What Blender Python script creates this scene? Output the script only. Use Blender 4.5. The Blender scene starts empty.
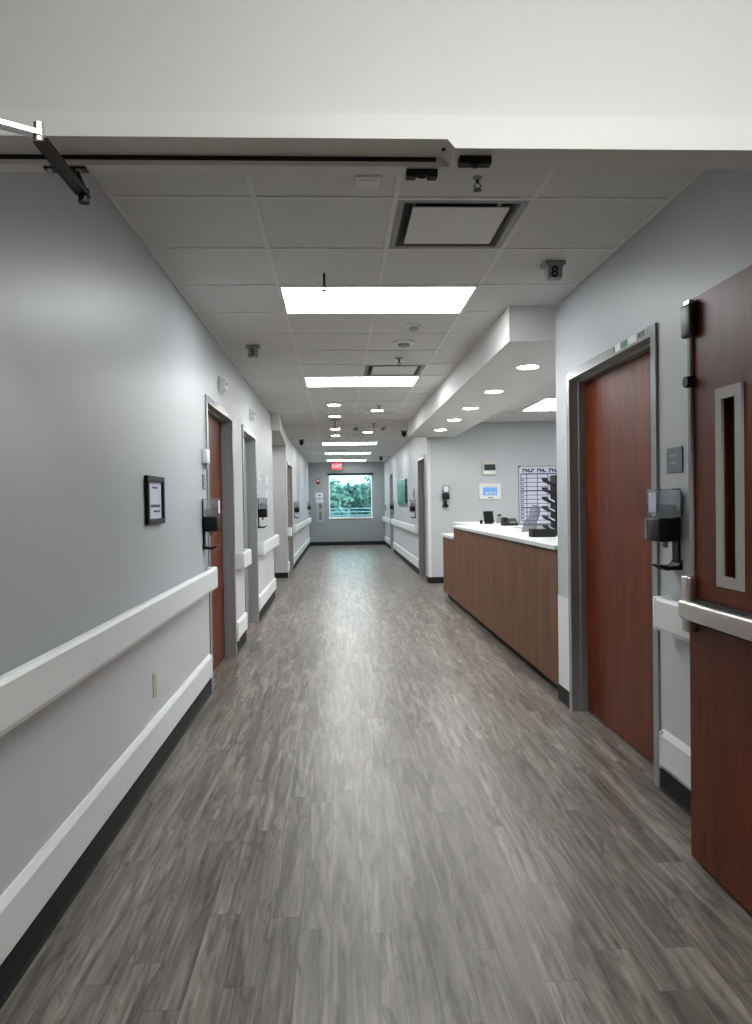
import bpy, bmesh, math, random
from mathutils import Vector, Matrix
random.seed(7)
S = bpy.context.scene
COL = S.collection
PI = math.pi

# ------------------------------------------------------------------ camera
F_PX, YAW, PITCH, ROLL = 700.8, 0.0449, -0.0160, -0.0153
CAM = Vector((0.953, 0.0, 1.3624))
cy, sy, cp, sp = math.cos(YAW), math.sin(YAW), math.cos(PITCH), math.sin(PITCH)
fw = Vector((sy*cp, cy*cp, sp)); r0 = Vector((cy, -sy, 0)); u0 = r0.cross(fw)
rt = math.cos(ROLL)*r0 + math.sin(ROLL)*u0
up = -math.sin(ROLL)*r0 + math.cos(ROLL)*u0
cd = bpy.data.cameras.new('camera'); cam = bpy.data.objects.new('camera', cd); COL.objects.link(cam)
cd.sensor_fit = 'HORIZONTAL'; cd.sensor_width = 36.0; cd.lens = 36.0*F_PX/752
cd.shift_x = 5.92/752; cd.shift_y = 1.95/752
cd.clip_start = 0.05; cd.clip_end = 500
cam.matrix_world = Matrix(((rt.x, up.x, -fw.x, CAM.x), (rt.y, up.y, -fw.y, CAM.y), (rt.z, up.z, -fw.z, CAM.z), (0, 0, 0, 1)))
S.camera = cam

# ------------------------------------------------------------------ world, exposure
S.view_settings.view_transform = 'Standard'; S.view_settings.look = 'None'
S.view_settings.gamma = 1.0; S.view_settings.use_curve_mapping = False
S.view_settings.exposure = 0.0
PANEL = 17.5          # brightness of the ceiling panels
SPOT = 160.0           # brightness of the round downlights
LOBBY = 19.0          # brightness of the panel on the camera's side of the doorway
w = bpy.data.worlds.new('sky'); S.world = w; w.use_nodes = True
wn = w.node_tree.nodes; wn['Background'].inputs['Color'].default_value = (0.74, 0.90, 0.97, 1)
wn['Background'].inputs['Strength'].default_value = 2.9
sun_d = bpy.data.lights.new('sun', 'SUN'); sun_d.energy = 5.0; sun_d.angle = 0.4
sun = bpy.data.objects.new('sun', sun_d); COL.objects.link(sun); sun.rotation_euler = (0.75, 0.25, 0.2)

# ------------------------------------------------------------------ geometry constants
XR, HC, YF, ROW0, TILE = 2.447, 2.6846, 22.68, 3.0544, 0.6096
COLS = [0.6117 + i*TILE for i in range(-1, 4)]
HZ = 2.135           # head of the near doorway
HY0, HY1 = 1.515, 1.613

# ------------------------------------------------------------------ materials
def nodes_of(m):
    m.use_nodes = True
    return m.node_tree.nodes, m.node_tree.links, m.node_tree.nodes['Principled BSDF']
def mat(name, col, rough=0.5, metal=0.0, bump=0.0, bscale=200, var=0.0, vscale=3, spec=0.5, coat=0.0, stretch=None):
    m = bpy.data.materials.new(name); n, l, p = nodes_of(m)
    p.inputs['Base Color'].default_value = (*col, 1); p.inputs['Roughness'].default_value = rough
    p.inputs['Metallic'].default_value = metal; p.inputs['Specular IOR Level'].default_value = spec
    if coat: p.inputs['Coat Weight'].default_value = coat; p.inputs['Coat Roughness'].default_value = 0.15
    tc = n.new('ShaderNodeTexCoord'); mp = n.new('ShaderNodeMapping'); l.new(tc.outputs['Object'], mp.inputs['Vector'])
    if stretch: mp.inputs['Scale'].default_value = stretch
    if bump:
        t = n.new('ShaderNodeTexNoise'); t.inputs['Scale'].default_value = bscale; t.inputs['Detail'].default_value = 2
        b = n.new('ShaderNodeBump'); b.inputs['Strength'].default_value = bump; b.inputs['Distance'].default_value = 0.002
        l.new(mp.outputs[0], t.inputs['Vector']); l.new(t.outputs['Fac'], b.inputs['Height']); l.new(b.outputs[0], p.inputs['Normal'])
    if var:
        t = n.new('ShaderNodeTexNoise'); t.inputs['Scale'].default_value = vscale; t.inputs['Detail'].default_value = 4
        r = n.new('ShaderNodeMix'); r.data_type = 'RGBA'
        r.inputs['A'].default_value = (*[c*(1-var) for c in col], 1); r.inputs['B'].default_value = (*[min(1, c*(1+var)) for c in col], 1)
        l.new(mp.outputs[0], t.inputs['Vector']); l.new(t.outputs['Fac'], r.inputs['Factor']); l.new(r.outputs['Result'], p.inputs['Base Color'])
    return m
def emit(name, col, s):
    m = bpy.data.materials.new(name); n, l, p = nodes_of(m)
    p.inputs['Base Color'].default_value = (*col, 1); p.inputs['Emission Color'].default_value = (*col, 1)
    p.inputs['Emission Strength'].default_value = s; return m
def wood(name, dark, light, rough, scale=(9, 9, 0.9), coat=0.0, spec=0.5):
    m = bpy.data.materials.new(name); n, l, p = nodes_of(m)
    tc = n.new('ShaderNodeTexCoord'); mp = n.new('ShaderNodeMapping'); mp.inputs['Scale'].default_value = scale
    l.new(tc.outputs['Object'], mp.inputs['Vector'])
    t = n.new('ShaderNodeTexNoise'); t.inputs['Scale'].default_value = 2.2; t.inputs['Detail'].default_value = 7; t.inputs['Distortion'].default_value = 0.6
    t2 = n.new('ShaderNodeTexNoise'); t2.inputs['Scale'].default_value = 14; t2.inputs['Detail'].default_value = 4
    ad = n.new('ShaderNodeMath'); ad.operation = 'MULTIPLY_ADD'; ad.inputs[1].default_value = 0.35
    rp = n.new('ShaderNodeValToRGB'); rp.color_ramp.elements[0].position = 0.42; rp.color_ramp.elements[1].position = 0.9
    rp.color_ramp.elements[0].color = (*dark, 1); rp.color_ramp.elements[1].color = (*light, 1)
    l.new(mp.outputs[0], t.inputs['Vector']); l.new(mp.outputs[0], t2.inputs['Vector'])
    l.new(t2.outputs['Fac'], ad.inputs[0]); l.new(t.outputs['Fac'], ad.inputs[2]); l.new(ad.outputs[0], rp.inputs[0])
    l.new(rp.outputs[0], p.inputs['Base Color']); p.inputs['Roughness'].default_value = rough
    p.inputs['Specular IOR Level'].default_value = spec
    if coat: p.inputs['Coat Weight'].default_value = coat; p.inputs['Coat Roughness'].default_value = 0.3
    return m

M = {}
M['wall'] = mat('grey_wall_paint', (0.50, 0.52, 0.535), 0.42, bump=0.12, bscale=90, var=0.02)
M['accent'] = mat('dark_grey_accent_wall_paint', (0.27, 0.295, 0.30), 0.38, bump=0.12, bscale=90, var=0.02)
M['header'] = mat('off_white_wall_paint', (0.72, 0.715, 0.69), 0.5, bump=0.1, bscale=120)
M['header_trim'] = mat('off_white_frame_paint', (0.76, 0.755, 0.73), 0.4)
M['sheet'] = mat('pale_wall_protection_sheet', (0.66, 0.66, 0.685), 0.42, bump=0.12, bscale=300)
M['rail'] = mat('white_vinyl_rail', (0.84, 0.855, 0.865), 0.34, bump=0.04, bscale=400)
M['base'] = mat('black_vinyl_base', (0.011, 0.013, 0.013), 0.6, spec=0.3)
M['frame'] = mat('grey_painted_steel_frame', (0.30, 0.305, 0.305), 0.27, spec=0.6)
M['frame_dark'] = mat('dark_grey_frame_paint', (0.13, 0.125, 0.125), 0.35)
M['steel'] = mat('brushed_steel', (0.62, 0.60, 0.57), 0.28, metal=1.0, bump=0.05, bscale=300)
M['chrome'] = mat('polished_aluminium', (0.8, 0.8, 0.8), 0.18, metal=1.0)
M['dark_metal'] = mat('dark_bronze_metal', (0.035, 0.032, 0.03), 0.4, metal=0.6)
M['black'] = mat('black_plastic', (0.004, 0.004, 0.005), 0.5, spec=0.3)
M['black_matte'] = mat('black_rubber', (0.008, 0.008, 0.008), 0.8)
M['white'] = mat('white_plastic', (0.78, 0.79, 0.80), 0.35)
M['beige'] = mat('beige_plastic', (0.56, 0.54, 0.46), 0.4)
M['window_trim'] = mat('warm_grey_window_trim', (0.42, 0.42, 0.39), 0.4)
M['paper'] = mat('printed_paper', (0.62, 0.66, 0.76), 0.6, var=0.12, vscale=30)
M['grey'] = mat('mid_grey_plastic', (0.28, 0.29, 0.29), 0.45)
M['slate'] = mat('slate_grey_sign_plastic', (0.13, 0.16, 0.18), 0.5)
M['pale_text'] = mat('pale_grey_raised_letters', (0.35, 0.38, 0.40), 0.5)
M['ink'] = mat('dark_printed_ink', (0.03, 0.03, 0.05), 0.6)
M['navy'] = mat('navy_printed_ink', (0.04, 0.05, 0.14), 0.6)
M['tile'] = mat('mineral_fibre_ceiling_tile', (0.74, 0.735, 0.72), 0.9, bump=0.9, bscale=260, var=0.07, vscale=120)
M['tbar'] = mat('white_ceiling_grid_metal', (0.80, 0.795, 0.78), 0.5)
M['soffit'] = mat('white_gypsum_ceiling_paint', (0.74, 0.74, 0.72), 0.65, bump=0.08, bscale=120)
M['cherry'] = wood('cherry_red_wood_veneer', (0.072, 0.0090, 0.0018), (0.185, 0.033, 0.0065), 0.40, spec=0.33)
M['brown'] = wood('brown_walnut_laminate', (0.115, 0.046, 0.020), (0.200, 0.088, 0.042), 0.55, scale=(5, 5, 0.5), spec=0.3)
M['counter'] = mat('pale_grey_solid_surface', (0.66, 0.68, 0.67), 0.3, var=0.05, vscale=160)
M['counter_edge'] = mat('grey_solid_surface_edge', (0.30, 0.31, 0.30), 0.4, var=0.1, vscale=160)
M['red'] = mat('red_plastic', (0.35, 0.02, 0.02), 0.4)
M['exit'] = emit('lit_red_exit_face', (0.75, 0.015, 0.03), 0.75)
M['exit_letters'] = emit('lit_white_exit_letters', (0.95, 0.22, 0.24), 0.8)
M['panel_light'] = emit('lit_panel_diffuser', (0.95, 0.985, 1.0), PANEL)
M['lobby_light'] = emit('lit_lobby_diffuser', (0.98, 1.0, 0.97), LOBBY)
M['spot'] = emit('lit_downlight_lens', (1, 0.98, 0.95), SPOT)
M['screen'] = emit('lit_blue_screen', (0.12, 0.30, 0.62), 0.45)
M['dark_screen'] = mat('dark_glass_screen', (0.03, 0.045, 0.05), 0.15)
M['ground'] = mat('outdoor_grass', (0.05, 0.12, 0.05), 0.9, var=0.4, vscale=2)
M['bark'] = mat('tree_bark', (0.05, 0.04, 0.03), 0.9, var=0.3, vscale=8)
M['green_sticker'] = mat('green_sticker', (0.01, 0.16, 0.08), 0.5)
M['rail_blue'] = mat('blue_grey_galvanised_rail', (0.30, 0.42, 0.50), 0.5, metal=0.3)
leafm = []
for i, c in enumerate([(0.14, 0.24, 0.22), (0.21, 0.32, 0.28), (0.075, 0.145, 0.15)]):
    leafm.append(mat('tree_leaves_%s' % ['mid', 'light', 'dark'][i], c, 0.7, var=0.45, vscale=1.2))

def glass(name, tint, gl=0.08, rough=0.02):
    m = bpy.data.materials.new(name); m.use_nodes = True; n = m.node_tree.nodes; l = m.node_tree.links; n.clear()
    o = n.new('ShaderNodeOutputMaterial'); t = n.new('ShaderNodeBsdfTransparent'); t.inputs[0].default_value = (*tint, 1)
    g = n.new('ShaderNodeBsdfGlossy'); g.inputs['Roughness'].default_value = rough
    x = n.new('ShaderNodeMixShader'); x.inputs[0].default_value = gl
    l.new(t.outputs[0], x.inputs[1]); l.new(g.outputs[0], x.inputs[2]); l.new(x.outputs[0], o.inputs[0]); return m
M['glass'] = glass('tinted_window_glass', (0.70, 0.90, 0.90), 0.06)
M['clear'] = glass('clear_acrylic', (0.90, 0.92, 0.93), 0.12, 0.08)
M['gel'] = glass('translucent_gel_bag', (0.72, 0.72, 0.73), 0.25, 0.25)
M['frost'] = glass('frosted_blue_acrylic', (0.60, 0.62, 0.68), 0.15, 0.4)

def floor_mat():
    m = bpy.data.materials.new('grey_oak_vinyl_plank'); n, l, p = nodes_of(m)
    tc = n.new('ShaderNodeTexCoord'); sx = n.new('ShaderNodeSeparateXYZ'); l.new(tc.outputs['Object'], sx.inputs[0])
    def mth(op, a, b=None, c=None):
        q = n.new('ShaderNodeMath'); q.operation = op
        for i, v in enumerate((a, b, c)):
            if v is None: continue
            if isinstance(v, (int, float)): q.inputs[i].default_value = v
            else: l.new(v, q.inputs[i])
        return q.outputs[0]
    PW, PL = 0.101, 0.95
    u = mth('DIVIDE', sx.outputs['X'], PW); row = mth('FLOOR', u)
    wn = n.new('ShaderNodeTexWhiteNoise'); wn.noise_dimensions = '1D'; l.new(row, wn.inputs['W'])
    v = mth('ADD', mth('DIVIDE', sx.outputs['Y'], PL), wn.outputs['Value']); pid = mth('FLOOR', v)
    cb = n.new('ShaderNodeCombineXYZ'); l.new(row, cb.inputs['X']); l.new(pid, cb.inputs['Y'])
    wn2 = n.new('ShaderNodeTexWhiteNoise'); wn2.noise_dimensions = '2D'; l.new(cb.outputs[0], wn2.inputs['Vector'])
    fu = mth('FRACT', u); fv = mth('FRACT', v)
    eu = mth('MINIMUM', fu, mth('SUBTRACT', 1.0, fu)); ev = mth('MINIMUM', fv, mth('SUBTRACT', 1.0, fv))
    seam = mth('MAXIMUM', mth('LESS_THAN', eu, 0.013), mth('LESS_THAN', ev, 0.0018))
    off = n.new('ShaderNodeVectorMath'); off.operation = 'MULTIPLY_ADD'; off.inputs[1].default_value = (7.3, 31.7, 5.1)
    l.new(wn2.outputs['Color'], off.inputs[0]); l.new(tc.outputs['Object'], off.inputs[2])
    def noise(sc, scale, det, dist=0.0):
        mp = n.new('ShaderNodeMapping'); mp.inputs['Scale'].default_value = sc; l.new(off.outputs[0], mp.inputs['Vector'])
        t = n.new('ShaderNodeTexNoise'); t.inputs['Scale'].default_value = scale; t.inputs['Detail'].default_value = det
        t.inputs['Roughness'].default_value = 0.55; t.inputs['Distortion'].default_value = dist; l.new(mp.outputs[0], t.inputs['Vector']); return t
    big = noise((13, 1.1, 1), 1.6, 4, 1.2); fine = noise((42, 1.3, 1), 1.8, 4, 0.8); knot = noise((9, 1.9, 1), 1.4, 4, 2.6)
    r1 = n.new('ShaderNodeValToRGB'); e = r1.color_ramp.elements
    e[0].position = 0.30; e[0].color = (0.095, 0.080, 0.065, 1); e[1].position = 0.70; e[1].color = (0.340, 0.312, 0.270, 1)
    x = r1.color_ramp.elements.new(0.5); x.color = (0.200, 0.182, 0.157, 1)
    l.new(big.outputs['Fac'], r1.inputs[0])
    def mix(mode, fac, a, b):
        mx = n.new('ShaderNodeMix'); mx.data_type = 'RGBA'; mx.blend_type = mode
        if isinstance(fac, float): mx.inputs['Factor'].default_value = fac
        else: l.new(fac, mx.inputs['Factor'])
        l.new(a, mx.inputs['A'])
        if isinstance(b, tuple): mx.inputs['B'].default_value = b
        else: l.new(b, mx.inputs['B'])
        return mx.outputs['Result']
    rf = n.new('ShaderNodeValToRGB'); rf.color_ramp.elements[0].position = 0.32; rf.color_ramp.elements[0].color = (0.50, 0.49, 0.48, 1)
    rf.color_ramp.elements[1].position = 0.62; rf.color_ramp.elements[1].color = (1.1, 1.1, 1.1, 1); l.new(fine.outputs['Fac'], rf.inputs[0])
    rk = n.new('ShaderNodeValToRGB'); rk.color_ramp.elements[0].position = 0.33; rk.color_ramp.elements[0].color = (0.42, 0.40, 0.38, 1)
    rk.color_ramp.elements[1].position = 0.46; rk.color_ramp.elements[1].color = (1, 1, 1, 1); l.new(knot.outputs['Fac'], rk.inputs[0])
    rb = n.new('ShaderNodeValToRGB'); rb.color_ramp.elements[0].color = (0.80, 0.78, 0.76, 1); rb.color_ramp.elements[1].color = (1.15, 1.15, 1.16, 1)
    l.new(wn2.outputs['Value'], rb.inputs[0])
    c = mix('MULTIPLY', 0.7, r1.outputs[0], rf.outputs[0]); c = mix('MULTIPLY', 0.75, c, rk.outputs[0]); c = mix('MULTIPLY', 1.0, c, rb.outputs[0])
    c = mix('MIX', mth('MULTIPLY', seam, 0.5), c, (0.05, 0.046, 0.042, 1))
    l.new(c, p.inputs['Base Color']); p.inputs['Roughness'].default_value = 0.30; p.inputs['Specular IOR Level'].default_value = 0.45
    rr = n.new('ShaderNodeMapRange'); rr.inputs['To Min'].default_value = 0.29; rr.inputs['To Max'].default_value = 0.40
    l.new(fine.outputs['Fac'], rr.inputs['Value']); l.new(rr.outputs[0], p.inputs['Roughness'])
    b = n.new('ShaderNodeBump'); b.inputs['Strength'].default_value = 0.05; b.inputs['Distance'].default_value = 0.001
    l.new(fine.outputs['Fac'], b.inputs['Height']); l.new(b.outputs[0], p.inputs['Normal'])
    return m
M['floor'] = floor_mat()

def picture_mat():
    m = bpy.data.materials.new('green_leafy_print'); n, l, p = nodes_of(m)
    tc = n.new('ShaderNodeTexCoord'); t = n.new('ShaderNodeTexNoise'); t.inputs['Scale'].default_value = 6; t.inputs['Detail'].default_value = 6
    r = n.new('ShaderNodeValToRGB'); e = r.color_ramp.elements; e[0].position = 0.35; e[0].color = (0.01, 0.05, 0.035, 1); e[1].position = 0.7; e[1].color = (0.30, 0.62, 0.50, 1)
    x = e.new(0.5); x.color = (0.04, 0.17, 0.10, 1)
    l.new(tc.outputs['Object'], t.inputs['Vector']); l.new(t.outputs['Fac'], r.inputs[0]); l.new(r.outputs[0], p.inputs['Base Color'])
    p.inputs['Roughness'].default_value = 0.25; return m
M['picture'] = picture_mat()

# ------------------------------------------------------------------ mesh helpers
class MB:
    def __init__(s): s.bm = bmesh.new()
    def box(s, x0, x1, y0, y1, z0, z1, bev=0.0, seg=2):
        r = bmesh.ops.create_cube(s.bm, size=1.0); vs = r['verts']
        for v in vs: v.co = Vector((x0+(v.co.x+.5)*(x1-x0), y0+(v.co.y+.5)*(y1-y0), z0+(v.co.z+.5)*(z1-z0)))
        if bev:
            es = list({e for v in vs for e in v.link_edges})
            bmesh.ops.bevel(s.bm, geom=es, offset=bev, segments=seg, affect='EDGES', profile=0.5, clamp_overlap=True)
        return s
    def prism(s, pts, axis, a, b):
        # pts: 2-D outline in the plane across axis ('x': (y,z), 'y': (x,z), 'z': (x,y))
        def P(p, t): return {'x': (t, p[0], p[1]), 'y': (p[0], t, p[1]), 'z': (p[0], p[1], t)}[axis]
        A = [s.bm.verts.new(P(p, a)) for p in pts]; B = [s.bm.verts.new(P(p, b)) for p in pts]
        fs = [s.bm.faces.new(A), s.bm.faces.new(B[::-1])]
        n = len(pts)
        for i in range(n): fs.append(s.bm.faces.new((A[i], B[i], B[(i+1) % n], A[(i+1) % n])))
        bmesh.ops.recalc_face_normals(s.bm, faces=fs); return s
    def cone(s, c, axis, r1, r2, h, seg=24):
        r = bmesh.ops.create_cone(s.bm, cap_ends=True, segments=seg, radius1=r1, radius2=r2, depth=h)
        q = Vector((0, 0, 1)).rotation_difference(Vector(axis)).to_matrix().to_4x4()
        bmesh.ops.transform(s.bm, matrix=Matrix.Translation(Vector(c)) @ q, verts=r['verts']); return s
    def tube(s, pts, r, seg=12):
        for a, b in zip(pts[:-1], pts[1:]):
            a, b = Vector(a), Vector(b); d = b-a
            s.cone((a+b)/2, d.normalized(), r, r, d.length, seg)
        for p_ in pts[1:-1]:
            q = bmesh.ops.create_uvsphere(s.bm, u_segments=seg, v_segments=8, radius=r)
            bmesh.ops.translate(s.bm, vec=Vector(p_), verts=q['verts'])
        return s
    def bar(s, a, b, wd, th, side=(0, 0, 1)):
        a, b = Vector(a), Vector(b); d = (b-a); L = d.length; d.normalize()
        sv = Vector(side); u = d.cross(sv).normalized(); v = u.cross(d).normalized()
        r = bmesh.ops.create_cube(s.bm, size=1.0); vs = r['verts']
        for q in vs: q.co = (a+b)/2 + d*q.co.x*L + u*q.co.y*wd + v*q.co.z*th
        es = list({e for q in vs for e in q.link_edges})
        bmesh.ops.bevel(s.bm, geom=es, offset=min(wd, th)*.2, segments=2, affect='EDGES'); return s
    def lathe(s, prof, c=(0, 0, 0), seg=32):
        rings = []
        for r, z in prof:
            if r < 1e-6: rings.append([s.bm.verts.new((c[0], c[1], c[2]+z))])
            else: rings.append([s.bm.verts.new((c[0]+r*math.cos(2*PI*i/seg), c[1]+r*math.sin(2*PI*i/seg), c[2]+z)) for i in range(seg)])
        for A, B in zip(rings[:-1], rings[1:]):
            for i in range(seg):
                j = (i+1) % seg
                if len(A) == 1 and len(B) == 1: continue
                if len(A) == 1: s.bm.faces.new((A[0], B[i], B[j]))
                elif len(B) == 1: s.bm.faces.new((A[i], A[j], B[0]))
                else: s.bm.faces.new((A[i], A[j], B[j], B[i]))
        return s
    def build(s, name, m, parent=None, smooth=False, loc=None):
        bmesh.ops.recalc_face_normals(s.bm, faces=s.bm.faces)
        me = bpy.data.meshes.new(name); s.bm.to_mesh(me); s.bm.free(); me.materials.append(m)
        if smooth:
            for p in me.polygons: p.use_smooth = True
            try: me.set_sharp_from_angle(angle=0.6)
            except Exception: pass
        o = bpy.data.objects.new(name, me); COL.objects.link(o)
        if parent: o.parent = parent
        if loc: o.location = loc
        return o
def tag(o, label=None, cat=None, group=None, kind=None):
    if label: o['label'] = label
    if cat: o['category'] = cat
    if group: o['group'] = group
    if kind: o['kind'] = kind
    return o
def thing(name, loc, label, cat, group=None, rz=0, kind=None):
    o = bpy.data.objects.new(name, None); COL.objects.link(o); o.location = loc; o.rotation_euler = (0, 0, rz)
    o.empty_display_size = 0.1
    return tag(o, label, cat, group, kind)
def copy_tree(o, parent=None):
    c = o.copy(); COL.objects.link(c)
    if parent: c.parent = parent
    for ch in list(o.children): copy_tree(ch, c)
    return c
def dup(src, loc, rz, label, group=None):
    c = copy_tree(src); c.location = loc; c.rotation_euler = (0, 0, rz); c['label'] = label
    if group: c['group'] = group
    return c
def text(name, s, size, depth, m, parent, loc, rot, align='CENTER'):
    cu = bpy.data.curves.new(name, 'FONT'); cu.body = s; cu.size = size; cu.extrude = depth; cu.align_x = align; cu.align_y = 'CENTER'; cu.offset = size*0.02
    tmp = bpy.data.objects.new('tmp', cu); COL.objects.link(tmp)
    dg = bpy.context.evaluated_depsgraph_get(); dg.update()
    me = bpy.data.meshes.new_from_object(tmp.evaluated_get(dg)); bpy.data.objects.remove(tmp)
    me.materials.clear(); me.materials.append(m)
    o = bpy.data.objects.new(name, me); COL.objects.link(o); o.parent = parent; o.location = loc; o.rotation_euler = rot; return o
def st(mb, name, m, label, cat, parent=None):
    o = mb.build(name, m, parent)
    return tag(o, label, cat, kind='structure') if not parent else o

# ================================================================== LARGE STRUCTURE
st(MB().box(-3.0, 7.0, -3.0, 23.0, -0.12, 0.0), 'floor', M['floor'], 'grey wood-look vinyl plank floor running down the corridor', 'floor')
def wall_boxes(mb, xa, xb, spans, openings, H=HC+0.1):
    # spans along y with door openings (y0, y1, ztop)
    for (a, b) in spans:
        cur = a
        for (o0, o1, zt) in [o for o in openings if a <= o[0] and o[1] <= b]:
            mb.box(xa, xb, cur, o0, 0, H); mb.box(xa, xb, o0, o1, zt, H); cur = o1
        mb.box(xa, xb, cur, b, 0, H)
    return mb
T = 0.15
DZ = 2.125      # clear height of the room doors
L_OPEN = [(5.17, 6.36, DZ), (7.09, 8.12, DZ)]
LEND = 10.3
wl = MB(); wall_boxes(wl, -T, 0, [(HY1-0.14, LEND)], L_OPEN)
st(wl, 'wall_left', M['wall'], 'grey painted wall on the left of the corridor, near stretch', 'wall')
LF_OPEN = [(13.25, 14.40, DZ)]
wl2 = MB(); wall_boxes(wl2, -T, 0, [(12.95, YF)], LF_OPEN)
wl2.box(-2.6, -T, 12.95, 12.95+T, 0, HC+0.1)
wl2.box(-2.75, -2.6, LEND-T, 12.95+T, 0, HC+0.1); wl2.box(-2.6, -T, LEND-T, LEND, 0, HC+0.1)
st(wl2, 'wall_left', M['wall'], 'grey painted wall on the left beyond the side recess', 'wall')
R_OPEN = [(3.245, 4.44, 2.138)]
wr = MB(); wall_boxes(wr, XR, XR+T, [(HY1-0.14, 4.73)], R_OPEN)
wr.box(XR+T, 6.6, 4.73-T, 4.73, 0, HC+0.1)
st(wr, 'wall_right', M['wall'], 'grey painted wall on the right around the near door', 'wall')
wr2 = MB(); wall_boxes(wr2, XR, XR+T, [(11.67, YF)], [(12.02, 12.98, DZ), (19.1, 20.1, DZ)])
wr2.box(XR+T, 6.6, 11.67, 11.67+T, 0, HC+0.1); wr2.box(6.45, 6.6, 4.73, 11.67, 0, HC+0.1)
st(wr2, 'wall_right', M['wall'], 'grey painted wall on the right beyond and behind the reception counter', 'wall')
# far wall with window opening
WX0, WX1, WZ0, WZ1 = 0.65, 2.05, 0.88, 2.30
wf = MB()
wf.box(-T, WX0, YF, YF+T, 0, HC+0.1).box(WX1, XR+T, YF, YF+T, 0, HC+0.1).box(WX0, WX1, YF, YF+T, 0, WZ0).box(WX0, WX1, YF, YF+T, WZ1, HC+0.1)
st(wf, 'wall_far', M['accent'], 'grey wall closing the far end of the corridor around a window', 'wall')
# ceilings
ce = MB(); cy_ = HY1; hx0, hx1 = COLS[2]+0.016, COLS[3]-0.016
for r_ in (0, 6, 15):
    a_, b_ = ROW0+r_*TILE+0.016, ROW0+(r_+1)*TILE-0.016
    ce.box(-T, XR+T, cy_, a_, HC, HC+0.05).box(-T, hx0, a_, b_, HC, HC+0.05).box(hx1, XR+T, a_, b_, HC, HC+0.05); cy_ = b_
ce.box(-T, XR+T, cy_, YF+T, HC, HC+0.05); ce.box(XR+T, 6.6, 4.6, 11.8, HC, HC+0.05); ce.box(-2.75, -T, LEND-T, 13.1, HC, HC+0.05)
st(ce, 'ceiling', M['tile'], 'suspended ceiling of off-white mineral fibre tiles', 'ceiling')
g = MB(); b = 0.012
k = 0; y = ROW0
while y < YF: g.box(0, XR, y-b, y+b, HC-0.005, HC+0.004); y += TILE
y = ROW0 - TILE; g.box(0, XR, y-b, y+b, HC-0.005, HC+0.004)
for x in COLS[1:4]: g.box(x-b, x+b, HY1, YF, HC-0.0045, HC+0.004)
g.box(0, 0.022, HY1, LEND, HC-0.007, HC); g.box(XR-0.022, XR, HY1, 4.73, HC-0.007, HC)
g.box(0, 0.022, 12.95, YF, HC-0.007, HC); g.box(XR-0.022, XR, 11.67, YF, HC-0.007, HC)
y = 4.73+TILE
yy = 8.98-6*TILE
while yy < 11.6: g.box(2.92, 6.45, yy-b, yy+b, HC-0.005, HC+0.004); yy += TILE
for i in range(-1, 5): g.box(3.655+i*TILE-b, 3.655+i*TILE+b, 4.73, 11.67, HC-0.0045, HC+0.004)
st(g, 'trim_1', M['tbar'], 'white metal grid holding the ceiling tiles', 'ceiling grid')
# lowered soffit over the counter, and bulkhead at the recess on the left
st(MB().box(2.13, 2.92, 4.73, 11.67, 2.4438, HC), 'trim_2', M['soffit'], 'white lowered soffit over the reception counter', 'soffit')
st(MB().prism([(-2.6, LEND), (0.12, LEND), (0.0, 13.2), (0.0, 12.95), (-2.6, 12.95)], 'z', 2.44, HC), 'trim_3', M['soffit'], 'lowered bulkhead over the side recess on the left', 'soffit')
# lobby on the camera's side
lb = MB(); lb.box(-2.0, -0.02, HY0, HY1, 0, 3.0); lb.box(XR+0.02, 4.6, HY0, HY1, 0, 3.0); lb.box(-0.02, XR+0.02, HY0, HY1, HZ+0.05, 3.0)
st(lb, 'wall_near', M['header'], 'off-white wall above the doorway at the top of the view', 'wall')
st(MB().box(-2.15, -2.0, -3.0, HY1, 0, 3.0).box(4.6, 4.75, -3.0, HY1, 0, 3.0).box(-2.15, 4.75, -3.15, -3.0, 0, 3.0), 'wall_back', M['header'], 'lobby walls behind the camera', 'wall')
st(MB().box(-2.15, 4.75, -3.15, HY1, 3.0, 3.06), 'ceiling', M['tile'], 'lobby ceiling behind the camera', 'ceiling')

# double-egress frame of the near doorway: left half rebated on our side, right half on the far side
d = MB(); XM = 1.215
zr, zs = HZ+0.003, HZ-0.016
STL = HY1-0.026
prof_l = [(HY0-0.012, zr), (STL, zr), (STL, zs), (HY1+0.012, zs), (HY1+0.012, HZ+0.055), (HY0-0.012, HZ+0.055)]
prof_r = [(HY0-0.012, zs), (HY0+0.075, zs), (HY0+0.075, zr), (HY1+0.012, zr), (HY1+0.012, HZ+0.055), (HY0-0.012, HZ+0.055)]
d.prism(prof_l, 'x', -0.02, XM); d.prism(prof_r, 'x', XM, XR+0.02)
d.box(-0.02, 0.03, HY0-0.012, HY1+0.012, 0, HZ).box(XR-0.03, XR+0.02, HY0-0.012, HY1+0.012, 0, HZ)
hd = st(d, 'trim_4', M['header_trim'], 'white steel frame head across the top of the doorway', 'door frame')
MB().prism([(XM-0.016, zr), (XM, zr), (XM, zs)], 'y', HY0-0.0119, HY0+0.065).build('mitre', M['header_trim'], hd)
MB().box(0.03, XM-0.03, STL-0.006, STL, zr-0.008, zr-0.0005).build('door_seal', M['black_matte'], hd)

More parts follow.
